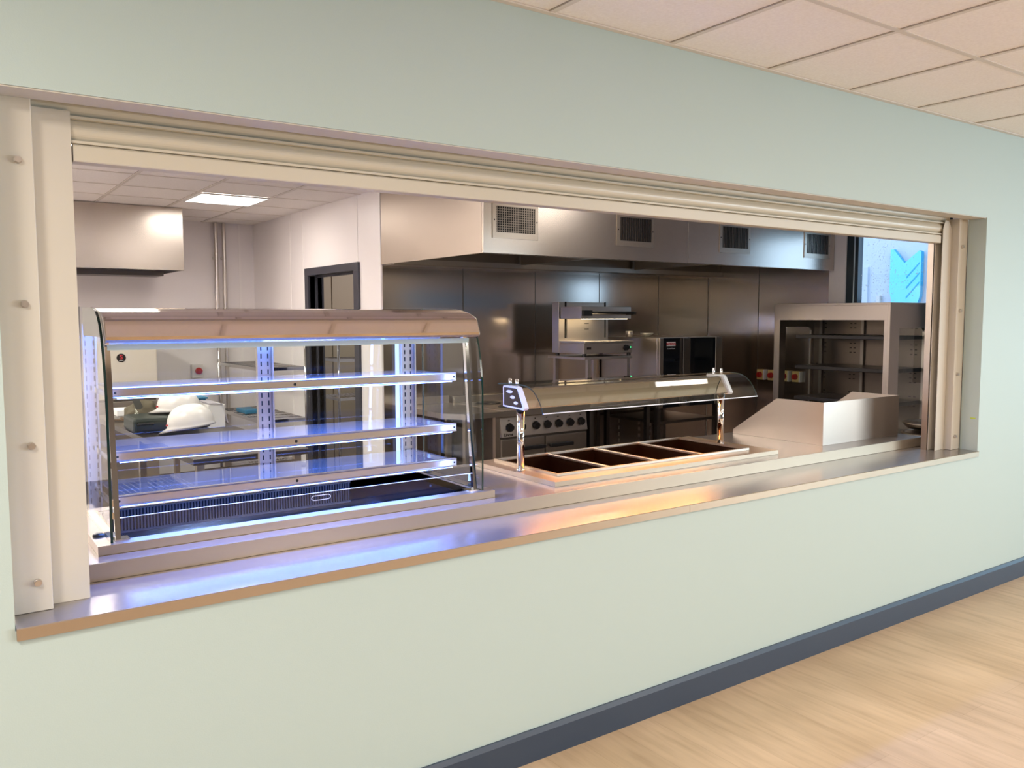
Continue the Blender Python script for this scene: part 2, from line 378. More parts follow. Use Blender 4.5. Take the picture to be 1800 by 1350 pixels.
# steel cladding sheets on the walls behind the cooking line
xs = [WX+.012, 3.233, 4.010, 4.785, 5.583, WR-.006]
bm = new()
for a, b in zip(xs, xs[1:]): bx(bm, a+.0015, b-.0015, WS-.006, WS, .12, 2.62)
for x in xs[1:-1]: bx(bm, x-.004, x+.004, WS-.0075, WS-.0062, .12, 2.62, 0, 1)
struct(obj('cladding_steel_back', bm, ['steel_panel', 'steel_dark']))
ys = [2.290, 3.088, WS-.012]
bm = new()
for a, b in zip(ys, ys[1:]): bx(bm, WR-.006, WR, a+.0015, b-.0015, .12, 2.62)
bx(bm, WR-.0075, WR-.0062, 3.084, 3.092, .12, 2.62, 0, 1)
struct(obj('cladding_steel_right', bm, ['steel_panel', 'steel_dark']))
# room seen through the doorway
struct(box('wall_store', 'lav_wall', WX+.13, 5.2, 6.9, 6.95, 0, 2.9)); struct(box('wall_store_far', 'lav_wall', 4.9, 5.0, WS+.1, 6.9, 0, 2.9))
struct(box('ceiling_store', 'tile', WX+.12, 5.0, WS+.1, 6.95, 2.7, 2.75))

# ---------------------------------------------------------------- outside the kitchen window
struct(box('ground_outside', 'ground', 6.6, 30, .3, 20, -.4, -.05))
bld = thing('building', 'pale grey rendered building across the way behind the kitchen window', 'building', (13.2, 6, -.05))
bm = new(); bx(bm, 12.55, 14, .4, 16, -.05, 7); obj('wall', bm, 'facade', bld)
box('panel', 'facade', 12.51, 12.55, 5.775, 6.35, -.05, 2.505, bld)
box('lamp', 'white_plastic', 12.45, 12.55, 4.64, 4.72, 2.16, 2.24, bld, .01)
box('bulkhead', 'white_plastic', 12.47, 12.55, 5.52, 5.59, 1.90, 2.02, bld, .01)
sg = thing('sign', 'turquoise shield sign with notched top and slanted stripes on the grey building', 'sign', (12.5, 5.05, 1.75))
bm = new(); prism(bm, [(5.335, 2.10), (5.335, 2.765), (5.283, 2.765), (5.092, 2.531), (4.849, 2.722), (4.815, 2.70), (4.815, 2.00), (4.86, 1.86), (4.95, 1.78), (5.20, 1.78), (5.29, 1.88)], 'x', 12.44, 12.52, 0, 1)
obj('shield', bm, ['turq', 'turq_side'], sg)
for za, zb in ((2.303, 2.54), (2.135, 2.375), (1.977, 2.225)):
    bm = new(); prism(bm, [(5.047, za-.018), (5.047, za+.012), (4.835, zb), (4.835, zb-.024)], 'x', 12.434, 12.441); obj('stripe', bm, 'turq_side', sg)

# ---------------------------------------------------------------- roller shutter and its guides
sh = thing('roller_shutter', 'ivory roller shutter raised to the top of the serving opening', 'shutter', (2.0, .17, 2.09))
def slat_profile(z):
    p = [(.167, z), (.159, z+.001), (.159, z+.008), (.167, z+.009)]
    for i in range(0, 11):
        a = i/10; p.append((.177 - .016*math.sin(math.pi*a)**.8, z+.010+.056*a))
    return p + [(.183, z+.066), (.183, z)]
for z in (2.1385, 2.2045, 2.2705):
    bm = new(); prism(bm, slat_profile(z), 'x', -.333, 4.383); obj('slat', bm, 'ivory', sh, False)
bm = new(); prism(bm, [(.160, 2.090), (.158, 2.093), (.158, 2.132), (.163, 2.1365), (.185, 2.1365), (.212, 2.10), (.212, 2.090)], 'x', -.236, 4.285); obj('bottom_bar', bm, 'ivory', sh)
box('curtain_roll', 'ivory', -.243, 4.283, .175, .36, 2.34, 2.52, sh, .05)
def guide(side, label):
    s = 1 if side < 0 else -1; xw = XL+.002 if side < 0 else XR-.002
    X = lambda d: xw + s*d
    t = thing('shutter_guide', label, 'shutter guide', (xw+s*.1, .15, .868), 'roller shutter guides')
    def b(bm, d0, d1, *a): x0, x1 = sorted((X(d0), X(d1))); bx(bm, x0, x1, *a)
    bm = new(); b(bm, .002, .097, .106, .196, .8685, 2.232, .002); obj('face_plate', bm, 'ivory_white', t)
    bm = new()
    xo, xi = X(.0975), X(.194)                                   # outer web, inner lip
    top = 2.222 if side < 0 else 2.200
    pl = [(xo, .8685), (xi, .8685), (xi, top)] + ([(xo, top)] if side < 0 else [(xi+.022, top+.022), (xi+.058, top+.022), (xo-.002, top-.022), (xo, top-.022)])
    if side > 0: pl[2] = (xi, top-.03)
    prism(bm, pl, 'y', .150, .1535)
    b(bm, .0975, .100, .1536, .196, .8685, top-.03); b(bm, .0975, .194, .1925, .196, .8685, top-.03)
    obj('channel', bm, 'ivory_white', t)
    bm = new(); b(bm, .175, .199, .2, .235, .8685, 2.23); obj('rear_angle', bm, 'steel_satin', t)
    for z in (2.071, 1.698, 1.321, .949):
        bm = new(); c = X(.062); q = .106
        cyl(bm, (c, q, z), (c, q-.006, z), .010, 20); cyl(bm, (c, q-.006, z), (c, q-.013, z), .0088, 6); obj('bolt', bm, 'galv', t)
guide(-1, 'off-white shutter guide rail bolted at the near left end of the opening')
guide(1, 'off-white shutter guide rail bolted at the far right end by the mint reveal')
box('paint_mark', 'lime', XR-.0008, XR-.0001, .018, .050, 1.056, 1.064, bpy.data.objects['wall_front'])

# ---------------------------------------------------------------- ledge and serving counter
def ledge(x0, x1, label):
    bm = new(); prism(bm, [(-.0085, .8605), (-.0085, .868), (.300, .868), (.300, .8605)], 'x', x0, x1)
    o = obj('ledge', bm, 'steel_top')
    bm = new(); prism(bm, [(-.012, .836), (-.012, .866), (-.010, .868), (-.0087, .868), (-.0087, .8602), (-.001, .8602), (-.001, .836)], 'x', x0, x1); obj('front_lip', bm, 'steel_edge', o)
    tag(o, label, 'ledge', 'steel ledge along the serving opening')
ledge(-.435, 2.0305, 'long stainless steel ledge lit blue, left of the joint in the serving sill')
ledge(2.0315, 4.484, 'stainless steel ledge right of the joint, ending at the mint reveal')
ct = thing('serving_counter', 'long stainless steel serving counter carrying the glass display and the hot wells', 'counter', (2.1, .7, 0))
bm = new(); slab_holes(bm, (-.40, 4.445, .3008, 1.12), [(-.12, 1.245, .43, .925), (1.70, 3.04, .49, 1.01)], 'z', .885, .923); obj('worktop', bm, 'steel_top', ct)
bm = new(); bx(bm, -.40, 4.445, .297, .3005, .869, .9225); obj('front_edge', bm, 'steel_edge', ct)
bm = new(); bx(bm, -.40, 4.44, .305, .325, .06, .884); bx(bm, -.40, 4.44, 1.07, 1.09, .06, .884)
for x in (-.40, 1.45, 3.2, 4.42): bx(bm, x, x+.02, .325, 1.07, .06, .884)
obj('base_cabinet', bm, 'steel_satin', ct)

# ---------------------------------------------------------------- refrigerated display
GX0, GX1 = -.139, 1.254
dc = thing('display_case', 'glass refrigerated display with lit glass shelves at the left of the counter', 'display case', (.55, .66, .923))
bm = new(); slab_holes(bm, (-.183, 1.300, .382, .945), [(-.110, 1.232, .440, .915)], 'z', .9235, .953); obj('plinth', bm, 'steel_edge', dc)
WZ = .845
bm = new()
bx(bm, -.110, 1.232, .440, .915, WZ-.004, WZ); bx(bm, -.114, -.110, .440, .915, WZ, .9525); bx(bm, 1.232, 1.236, .440, .915, WZ, .9525)
bx(bm, -.110, 1.232, .436, .440, WZ, .9525); bx(bm, -.110, 1.232, .915, .919, WZ, .9525)
well = obj('well', bm, 'well_blue', dc)
bm = new()
for i in range(86):
    x = -.095 + i*.0115; bx(bm, x, x+.006, .9085, .914, .868, .948)
bx(bm, -.10, .895, .908, .9145, .860, .868); bx(bm, -.10, .895, .908, .9145, .946, .9505)
obj('air_grille', bm, 'steel_dark', well)
bm = new(); bx(bm, -.10, .895, .9146, .9149, .86, .95); obj('grille_gap', bm, 'perf', well)
for i, z in enumerate((.93, .93)):
    bm = new(); cyl(bm, (1.2315, .60+.2*i, z-.02), (1.2295, .60+.2*i, z-.02), .006, 12); obj('screw', bm, 'steel', well)
# side panes
prof = [(.405, .9535), (.402, 1.15), (.402, 1.36), (.406, 1.42), (.416, 1.49), (.430, 1.55), (.448, 1.60), (.468, 1.637), (.495, 1.664), (.53, 1.683), (.57, 1.692), (.62, 1.697), (.90, 1.702), (.90, .9535)]
for x0, x1 in ((GX0-.004, GX0+.004), (GX1-.004, GX1+.004)):
    bm = new(); prism(bm, prof, 'x', x0, x1, 0, 1); obj('side_pane', bm, ['glass', 'glass_edge'], dc)
# polished canopy, its strip coloured with the mint reflection and its lamps
out = [(.86, 1.699), (.62, 1.695), (.56, 1.6915), (.50, 1.681), (.452, 1.664), (.438, 1.6575), (.4335, 1.652), (.412, 1.602), (.413, 1.592), (.420, 1.584), (.435, 1.5785), (.452, 1.578)]
bm = new(); prism(bm, out + [(.462, 1.583), (.470, 1.600), (.86, 1.640)], 'x', -.130, 1.246); obj('canopy', bm, 'mirror', dc)
for x0, x1 in ((-.1335, -.130), (1.246, 1.2495)):
    bm = new(); prism(bm, out + [(.462, 1.583), (.470, 1.600), (.86, 1.600)], 'x', x0, x1); obj('canopy_end', bm, 'steel_satin', dc)
bm = new(); prism(bm, [(.488, 1.558), (.485, 1.558), (.478, 1.5975), (.481, 1.5975)], 'x', -.118, 1.240); obj('valance', bm, 'mint_reflect', dc)
box('canopy_lamp', 'led', -.10, 1.21, .56, .58, 1.597, 1.606, dc)
# leaning front posts with LED strips
for x, s in ((-.117, 1), (1.231, -1)):
    bm = new(); prism(bm, [(.487, 1.575), (.505, 1.575), (.443, .9535), (.425, .9535)], 'x', x-.008, x+.008)
    bx(bm, x-.013, x+.035*s if s > 0 else x+.013, .42, .47, .9532, .956) if s > 0 else bx(bm, x-.035, x+.013, .42, .47, .9532, .956)
    p = obj('front_post', bm, 'chrome', dc)
    bm = new(); prism(bm, [(.5035, 1.55), (.5045, 1.55), (.4478, .985), (.4468, .985)], 'x', x-.006, x+.006); obj('led_strip', bm, 'led_bright', p)
    for z in (1.02, 1.06, 1.18): box('clip', 'chrome', x+.0113*(-s)-.003, x+.0113*(-s)+.003, .440+.1*(z-.96), .454+.1*(z-.96), z, z+.02, p)
# rear uprights, slotted
for x0, x1 in ((-.130, -.085), (.500, .566), (1.150, 1.222)):
    bm = new(); bx(bm, x0, x1, .918, .928, .954, 1.64); bx(bm, x0, x0+.006, .905, .918, .954, 1.64); bx(bm, x1-.006, x1, .905, .918, .954, 1.64)
    xc = (x0+x1)/2
    for k in range(20):
        z = .985 + k*.032
        for d in (-.014, .014): bx(bm, xc+d-.0025, xc+d+.0025, .9170, .9179, z, z+.019, 0, 1)
    obj('rear_upright', bm, ['steel', 'perf'], dc)
bm = new(); bx(bm, 1.128, 1.146, .922, .926, .955, 1.64); obj('side_light', bm, 'led_soft', dc)
# rear sliding panes
for x0, x1, y in ((-.125, .55, .932), (.52, 1.245, .939)):
    bm = new(); bx(bm, x0, x1, y, y+.005, .954, 1.638); obj('sliding_pane', bm, 'glass', dc)
# three glass shelves with steel front rails
for zt in (1.4325, 1.2195, 1.0705):
    bm = new(); bx(bm, -.088, 1.214, .575, .905, zt-.012, zt-.006); s = obj('glass_shelf', bm, 'shelf_glass', dc)
    bm = new(); prism(bm, [(.575, zt-.0005), (.558, zt), (.5555, zt-.003), (.5575, zt-.006), (.5575, zt-.029), (.5535, zt-.033), (.556, zt-.036), (.575, zt-.035), (.575, zt-.033), (.560, zt-.032), (.560, zt-.004), (.575, zt-.004)], 'x', -.097, 1.222)
    r = obj('front_rail', bm, 'steel', s)
    for x, rad in ((.525, .0055), (1.212, .004), (-.088, .004)):
        bm = new(); cyl(bm, (x, .5578, zt-.018), (x, .5565, zt-.018), rad, 14); obj('screw', bm, 'perf', s)
    bm = new(); bx(bm, -.08, 1.205, .562, .572, zt-.0395, zt-.0362); obj('led_strip', bm, 'led', s)
    for x in (-.110, 1.218): box('bracket', 'chrome', x-.004, x+.004, .59, .90, zt-.030, zt-.0125, s)
# low clear panel behind the front edge
bm = new(); bx(bm, -.118, 1.244, .4585, .4625, .9535, 1.018); lp = obj('low_panel', bm, 'acrylic', dc)
bm = new()
pts = []
for i in range(25):
    a = i/24*2*math.pi; cx = .553 if math.cos(a) < 0 else .603
    pts.append((cx+.012*math.cos(a), .4575, 1.000+.0085*math.sin(a)))
tube(bm, pts, .0014, 6); obj('hand_hole', bm, 'handle_rim', lp, True)
bm = new(); bx(bm, -.118, 1.244, .4580, .4630, 1.0175, 1.0190); obj('panel_edge', bm, 'handle_rim', lp)
for x, y in ((1.275, .52), (1.275, .90), (-.160, .52)):
    bm = new(); lathe(bm, [(.018, 0), (.018, .006), (.010, .011)], (x, y, .9535), 16); obj('pane_foot', bm, 'black_plastic', dc, True)
area('display_led_light', (.55, .57, 1.592), (.55, .30, .9), 1.25, .03, 44.0, (.10, .24, 1.0))
area('display_led_glow', (.55, .60, 1.025), (.55, .62, .5), 1.2, .03, 5, (.10, .24, 1.0))

# ---------------------------------------------------------------- hot wells
bmr = thing('bain_marie', 'four-well stainless steel food warmer let into the middle of the counter', 'food warmer', (2.4, .72, .923))
bm = new(); slab_holes(bm, (1.627, 3.155, .400, 1.050), [(1.722, 3.022, .502, 1.000)], 'z', .9235, .945); obj('surround', bm, 'steel_edge', bmr)
bm = new()
edges = [1.722, 2.048, 2.362, 2.694, 3.022]
slab_holes(bm, (1.714, 3.030, .494, 1.008), [(1.728, 3.016, .508, .994)], 'z', .9455, .957); obj('well_rim', bm, 'steel_satin', bmr)
for x in edges[1:-1]:
    bm = new(); bx(bm, x-.010, x+.010, .505, .997, .942, .9545, .002); obj('divider_bar', bm, 'steel_satin', bmr)
for a, b in zip(edges, edges[1:]):
    bm = new()
    x0, x1, y0, y1, z0 = a+.008, b-.008, .512, .990, .80
    bx(bm, x0, x1, y0, y1, z0-.003, z0); bx(bm, x0-.003, x0, y0, y1, z0, .9445); bx(bm, x1, x1+.003, y0, y1, z0, .9445)
    bx(bm, x0, x1, y0-.003, y0, z0, .9445); bx(bm, x0, x1, y1, y1+.003, z0, .9445); obj('well', bm, 'well_brown', bmr)
gn = thing('heated_gantry', 'curved glass sneeze guard with heat lamp on two chrome posts over the wells', 'heated gantry', (2.35, .72, .945))
for x in (1.668, 3.052):
    bm = new(); cyl(bm, (x, .715, .9455), (x, .715, 1.244), .0185, 28); lathe(bm, [(.0215, 0), (.0215, .004), (.0195, .008)], (x, .715, .9455), 24); p = obj('post', bm, 'chrome', gn, True)
    bm = new(); cyl(bm, (x, .715, 1.226), (x, .715, 1.2395), .0235, 24); obj('collar', bm, 'black_plastic', p)
bm = new(); prism(bm, [(.800, 1.246), (.652, 1.242), (.650, 1.247), (.700, 1.330), (.712, 1.334), (.800, 1.334)], 'x', 1.660, 3.038); obj('lamp_housing', bm, 'mirror', gn)
for x0, x1, xf, s in ((1.636, 1.660, 1.6355, -1), (3.038, 3.062, 3.0625, 1)):
    bm = new(); prism(bm, [(.812, 1.243), (.648, 1.236), (.638, 1.246), (.690, 1.335), (.704, 1.342), (.808, 1.342), (.814, 1.335)], 'x', x0, x1); e = obj('end_cap', bm, 'lilac_white', gn)
    bm = new(); prism(bm, [(.803, 1.250), (.664, 1.246), (.656, 1.252), (.698, 1.330), (.708, 1.334), (.803, 1.334)], 'x', xf-.001, xf+.001); fc = obj('cap_inlay', bm, 'brown_cap', e)
    for (y, z, ry) in ((.757, 1.316, .026), (.732, 1.291, .019), (.706, 1.266, .017)):
        bm = new(); n = 20; prism(bm, [(y+ry*math.cos(i*2*math.pi/n), z+.0075*math.sin(i*2*math.pi/n)) for i in range(n)], 'x', xf-.0018, xf+.0018); obj('oval_inlay', bm, 'lilac_white', fc)
    for y in (.770, .715):
        bm = new(); cyl(bm, ((x0+x1)/2, y, 1.3345), ((x0+x1)/2, y, 1.376), .0078, 16); obj('glass_clamp', bm, 'chrome', gn, True)
box('heat_lamp', 'hot_lamp', 1.72, 2.98, .715, .735, 1.2385, 1.2405, gn)
line = [(.835, 1.352), (.70, 1.357), (.635, 1.357), (.595, 1.352), (.560, 1.339), (.530, 1.317), (.507, 1.290), (.490, 1.262), (.480, 1.238)]
bm = new(); prism(bm, strip_poly(line, .006), 'x', 1.622, 3.070, 1, 0); obj('glass_guard', bm, ['glass', 'glass_edge'], gn, False)
bm = new(); bx(bm, 1.622, 3.070, .4755, .4825, 1.2345, 1.2385); obj('guard_edge', bm, 'handle_rim', gn)
area('heat_lamp_light', (2.35, .72, 1.236), (2.35, .68, .9), 1.25, .05, 6.5, (1.0, .42, .10))

# ---------------------------------------------------------------- three-sided steel surround on the counter
su = thing('tray_surround', 'three-sided stainless steel tray surround with sloping cheeks at the right of the counter', 'tray surround', (4.0, .75, .923))
cheek = [(.440, .9235), (.440, 1.172), (.760, 1.172), (1.085, .952), (1.090, .946), (1.090, .9235)]
for x0, x1 in ((3.603, 3.6065), (4.3775, 4.381)):
    bm = new(); prism(bm, cheek, 'x', x0, x1); obj('cheek', bm, 'steel_satin', su)
bm = new(); bx(bm, 3.603, 4.381, .4365, .440, .9235, 1.172); obj('front_panel', bm, 'steel_soft', su)

# ---------------------------------------------------------------- cooking-line extraction hood
hd = thing('extraction_hood', 'large brushed steel extraction canopy with vents over the cooking line', 'extraction hood', (4.4, 3.0, 2.09))
HX0, HX1, HY, HZ = 2.456, WR-.008, 2.240, 2.090
bm = new()
bx(bm, HX0, 4.392, HY, HY+.02, HZ, KC-.001, .0015); bx(bm, 4.394, HX1, HY, HY+.02, HZ, KC-.001, .0015)
obj('front_panel', bm, 'steel_hood', hd)
bm = new(); bx(bm, HX0, HX0+.02, HY+.021, WS-.01, HZ, KC-.001); obj('side_panel', bm, 'steel_soft', hd)
bm = new(); bx(bm, HX0+.021, HX1, HY+.021, 3.60, 2.60, 2.61); bx(bm, HX0+.021, HX1, 3.59, 3.60, 2.13, 2.60); obj('lining', bm, 'steel_dim', hd)
bm = new(); prism(bm, [(3.56, 2.130), (3.56, 2.088), (3.565, 2.084), (WS-.008, 2.084), (WS-.008, 2.13)], 'x', HX0+.021, HX1); obj('gutter', bm, 'steel', hd)
bm = new(); bx(bm, HX0+.021, HX1, HY+.022, HY+.06, HZ, HZ+.012); obj('front_lip', bm, 'steel', hd)
for x in (3.70, 5.05):
    bm = new(); bx(bm, x, x+.05, HY+.06, 3.55, 2.12, 2.60); obj('baffle', bm, 'steel_dark', hd)
for x in (2.75, 3.35, 4.25, 4.85, 5.5):
    bm = new(); cyl(bm, (x, 3.10, 2.560), (x, 3.10, 2.595), .06, 20); lp_ = obj('lamp', bm, 'warm_lamp', hd)
for x0 in (2.528, 3.634, 4.758, 5.873):
    x1 = x0+.378; z0, z1 = 2.192, 2.435
    bm = new(); slab_holes(bm, (x0, x1, z0, z1), [(x0+.032, x1-.027, z0+.040, z1-.03)], 'y', HY-.006, HY-.0005)
    for x in (x0+.014, x1-.012): cyl(bm, (x, HY-.006, z0+.12), (x, HY-.0075, z0+.12), .005, 10, mi=1)
    v = obj('vent_grille', bm, ['steel_satin', 'perf'], hd)
    bm = new()
    for k in range(17):
        x = x0+.040+k*.0185; bx(bm, x, x+.0045, HY-.0040, HY-.001, z0+.0395, z1-.03)
    if x0 < 3:
        for k in range(11): bx(bm, x0+.032, x1-.027, HY-.0046, HY-.0041, z0+.050+k*.016, z0+.0535+k*.016)
    obj('louvre_blades', bm, 'steel_dim', v)
    bm = new(); bx(bm, x0+.032, x1-.027, HY-.0008, HY-.0002, z0+.04, z1-.03); obj('duct', bm, 'perf', v)
for x in (2.9, 4.2): area('hood_lamp_light', (x, 3.05, 2.54), (x, 3.05, 0), .12, .12, .8, WARM)

# second, plain canopy over the dishwasher
h2 = thing('dishwasher_hood', 'plain stainless steel canopy over the dishwasher in the far left corner', 'extraction hood', (.4, 6.4, 2.11))
bm = new(); bx(bm, -1.0, 1.440, 5.86, 5.88, 2.110, KC-.001, .0015); obj('front_panel', bm, 'steel_hood', h2)
bm = new(); bx(bm, 1.420, 1.440, 5.881, 6.94, 2.110, KC-.001); obj('side_panel', bm, 'steel_hood', h2)
bm = new(); bx(bm, -1.0, 1.419, 5.881, 6.94, 2.40, 2.41); obj('lining', bm, 'steel_dark', h2)
bm = new(); bx(bm, -1.0, 1.419, 6.60, 6.94, 2.09, 2.14); obj('gutter', bm, 'steel_dark', h2)

# ---------------------------------------------------------------- lamps in the kitchen ceiling
def ceiling_panel(x, y, label, energy, z=KC):
    t = thing('ceiling_light', label, 'ceiling light', (x, y, z-.01), 'ceiling light panels')
    bm = new(); slab_holes(bm, (x-.29, x+.29, y-.29, y+.29), [(x-.275, x+.275, y-.275, y+.275)], 'z', z-.012, z-.0005); obj('frame', bm, 'white_plastic', t)
    bm = new(); bx(bm, x-.275, x+.275, y-.275, y+.275, z-.009, z-.0005); obj('diffuser', bm, 'panel_light', t)
    area('ceiling_panel_light', (x, y, z-.02), (x, y, 0), .54, .54, energy, NEUT)
for x, y, lab, e in ((1.6045, 5.023, 'square white light panel glowing in the kitchen ceiling beside the dishwasher canopy', 6),  # the four panels after this one are unseen, added to brighten the kitchen
                     (1.6045, 2.623, 'unseen fill panel added over the near end of the prep table', 8),
                     (-.7955, 2.623, 'unseen fill panel added in the left aisle near the serving wall', 34),
                     (.4045, 3.223, 'unseen fill panel added above the aisle left of the prep table', 11),
                     (-.7955, 5.023, 'unseen fill panel added in front of the dishwasher canopy by the left wall', 48),
                     (2.2045, .823, 'square white light panel over the gap between the glass display and the hot wells', 4),
                     (4.0045, .823, 'square white light panel over the tray surround on the counter', 4)):
    ceiling_panel(x, y, lab, e)

# ---------------------------------------------------------------- worktop, range, neutral bench
wt = thing('work_table', 'stainless steel corner worktop with cut corner and upstand left of the range', 'work table', (2.85, 3.3, 0))
poly = [(2.618, 3.750), (2.618, 3.070), (2.710, 2.955), (2.73, 2.915), (3.090, 2.915), (3.090, 3.750)]
bm = new(); prism(bm, poly, 'z', .888, .930); obj('worktop', bm, 'steel', wt)
bm = new(); bx(bm, 2.618, 3.075, 3.738, 3.752, .9305, .995, .002); obj('upstand', bm, 'steel', wt)
for x, y in ((2.66, 3.70), (2.78, 2.99), (3.04, 2.96), (3.04, 3.70)):
    box('leg', 'steel_satin', x-.02, x+.02, y-.02, y+.02, 0, .887, wt)
box('shelf', 'steel_satin', 2.68, 3.02, 3.02, 3.68, .25, .28, wt)

rg_ = thing('range_cooker', 'stainless steel range cooker with seven black knobs behind the hot wells', 'range cooker', (3.55, 3.35, 0))
bm = new(); bx(bm, 3.105, 4.000, 3.03, 3.72, .10, .875); obj('body', bm, 'steel_dark', rg_)
bm = new(); bx(bm, 3.098, 4.005, 2.965, 3.735, .876, .932, .004); obj('hob', bm, 'steel', rg_)
bm = new(); bx(bm, 3.098, 4.005, 3.70, 3.735, .9325, .985, .003); obj('rear_riser', bm, 'steel', rg_)
for x in (3.32, 3.78):
    for y in (3.16, 3.50):
        bm = new(); lathe(bm, [(.11, 0), (.11, .004), (.095, .010), (.03, .010)], (x, y, .9325), 28); obj('hotplate', bm, 'black_plastic', rg_)
bm = new(); prism(bm, [(3.020, .868), (2.990, .712), (3.029, .712), (3.029, .868)], 'x', 3.112, 3.998); cp = obj('control_panel', bm, 'steel', rg_)
for x in (3.196, 3.313, 3.456, 3.573, 3.692, 3.814, 3.932):
    bm = new(); yc = 2.9995 + (.788-.765)*.19
    cyl(bm, (x, yc-.001, .788), (x, yc-.030, .782), .034, 24, .028); bx(bm, x-.004, x+.004, yc-.034, yc-.028, .775, .812); obj('knob', bm, 'black_plastic', rg_)
    bm = new(); bx(bm, x-.004, x+.004, 3.0065, 3.0105, .838, .846); obj('dial_mark', bm, 'ink', cp)
text('lettering', 'Lincat', (3.135, 2.9905, .729), .036, 'ink', cp, rot=(math.pi/2, 0, 0), align='LEFT', bold=.0006)
for x0, x1, hx0, hx1 in ((3.118, 3.548, 3.30, 3.535), (3.560, 3.995, 3.585, 3.828)):
    bm = new(); bx(bm, x0, x1, 3.000, 3.029, .14, .690, .003); d = obj('oven_door', bm, 'steel', rg_)
    bm = new(); bx(bm, hx0, hx1, 2.960, 2.985, .596, .626, .006); bx(bm, hx0+.01, hx0+.03, 2.985, 2.9995, .602, .620); bx(bm, hx1-.03, hx1-.01, 2.985, 2.9995, .602, .620); obj('handle', bm, 'black_plastic', d)
nb = thing('bench', 'dark open steel bench between the range and the oven, carrying the grill stand', 'bench', (4.38, 3.35, 0))
box('top', 'steel', 4.02, 4.77, 2.985, 3.745, .865, .90, nb, .003)
for x in (4.04, 4.71):
    for y in (3.01, 3.69): box('leg', 'steel_dark', x, x+.04, y, y+.04, 0, .864, nb)
box('back_panel', 'steel_dark', 4.08, 4.71, 3.71, 3.73, .1, .864, nb)
gs = thing('grill_stand', 'small four-legged steel stand holding the salamander grill', 'stand', (4.24, 3.26, .90))
box('top', 'steel', 3.972, 4.520, 3.005, 3.515, 1.303, 1.325, gs, .002)
for x in (4.024, 4.475):
    for y in (3.02, 3.47): box('leg', 'steel', x, x+.032, y, y+.032, .901, 1.3025, gs)
sg_ = thing('salamander_grill', 'stainless steel salamander grill with glowing lamp head on its stand', 'grill', (4.25, 3.25, 1.325))
bm = new(); bx(bm, 3.98, 4.533, 3.020, 3.44, 1.352, 1.440, .002); gb = obj('base', bm, 'steel', sg_)
bm = new(); bx(bm, 3.98, 4.545, 3.010, 3.36, 1.4405, 1.458, .002); obj('tray', bm, 'steel', sg_)
bm = new(); bx(bm, 3.97, 4.545, 3.355, 3.45, 1.3525, 1.797, .002); obj('rear_housing', bm, 'steel', sg_)
bm = new(); bx(bm, 4.06, 4.50, 3.3515, 3.3548, 1.48, 1.75, 0, 0)
for x in (4.045, 4.505): bx(bm, x-.008, x+.008, 3.351, 3.3548, 1.48, 1.80, 0, 1)
for z in (1.555, 1.605): bx(bm, 4.26, 4.31, 3.350, 3.3514, z, z+.005, 0, 1)
obj('slide_panel', bm, ['steel', 'perf'], sg_)
bm = new(); bx(bm, 3.98, 4.553, 3.060, 3.345, 1.650, 1.755, .002); hdg = obj('grill_head', bm, 'steel', sg_)
bm = new(); tube(bm, [(3.99, 3.054, 1.702), (4.09, 3.035, 1.702), (4.12, 3.02, 1.702), (4.545, 3.02, 1.702), (4.575, 3.03, 1.70)], .013, 10); bx(bm, 3.985, 4.08, 3.03, 3.0595, 1.675, 1.722); bx(bm, 4.49, 4.56, 3.03, 3.0595, 1.685, 1.715); obj('lift_handle', bm, 'black_plastic', hdg)
bm = new(); bx(bm, 4.03, 4.52, 3.075, 3.12, 1.6455, 1.6495); obj('element', bm, 'warm_lamp', hdg)
for x, y in ((4.0, 3.04), (4.51, 3.04), (4.0, 3.41), (4.51, 3.41)):
    bm = new(); cyl(bm, (x, y, 1.3255), (x, y, 1.3518), .018, 14); obj('foot', bm, 'black_plastic', sg_)
bm = new(); cyl(bm, (4.455, 3.0195, 1.397), (4.455, 2.998, 1.397), .028, 22, .024); obj('knob', bm, 'black_plastic', gb)
bm = new(); cyl(bm, (4.508, 3.0195, 1.40), (4.508, 3.014, 1.40), .014, 16); obj('pilot_ring', bm, 'black_plastic', gb)
bm = new(); cyl(bm, (4.508, 3.0138, 1.40), (4.508, 3.012, 1.40), .007, 12); obj('pilot_lamp', bm, 'green_lamp', gb)
box('badge', 'brown_cap', 4.01, 4.058, 3.018, 3.0197, 1.388, 1.408, gb)
area('grill_glow', (4.27, 3.09, 1.640), (4.27, 3.05, 1.3), .45, .05, 1.8, (1.0, .80, .5))

# oven on its open stand, with two small tins on top
os_ = thing('oven_stand', 'open steel stand with dark shelf under the combi oven', 'stand', (5.2, 3.3, 0))
for x in (4.805, 5.575):
    for y in (2.97, 3.66): box('leg', 'steel_dark', x, x+.04, y, y+.04, 0, .84, os_)
box('shelf', 'steel_dark', 4.85, 5.57, 2.975, 3.68, .690, .715, os_)
box('lower_shelf', 'steel_dark', 4.85, 5.57, 2.99, 3.68, .20, .22, os_)
bm = new()
for x in (4.98, 5.40):
    for k in range(6): bx(bm, x, x+.012, 3.676, 3.688, .30+k*.065, .335+k*.065)
obj('runner_slots', bm, 'galv', os_)
ov = thing('combi_oven', 'steel combi oven with black glass door and red badge right of the grill', 'oven', (5.2, 3.3, .84))
bm = new(); bx(bm, 4.805, 5.636, 2.985, 3.74, .8405, 1.478, .003); obj('casing', bm, 'steel', ov)
bm = new(); bx(bm, 4.805, 4.850, 2.950, 2.984, .8405, 1.476, .003); bx(bm, 5.545, 5.636, 2.950, 2.984, .8405, 1.476, .003); obj('front_frame', bm, 'steel', ov)
bm = new(); bx(bm, 4.853, 5.062, 2.952, 2.984, .8405, 1.474, .002); cpn = obj('control_panel', bm, 'black_glass', ov)
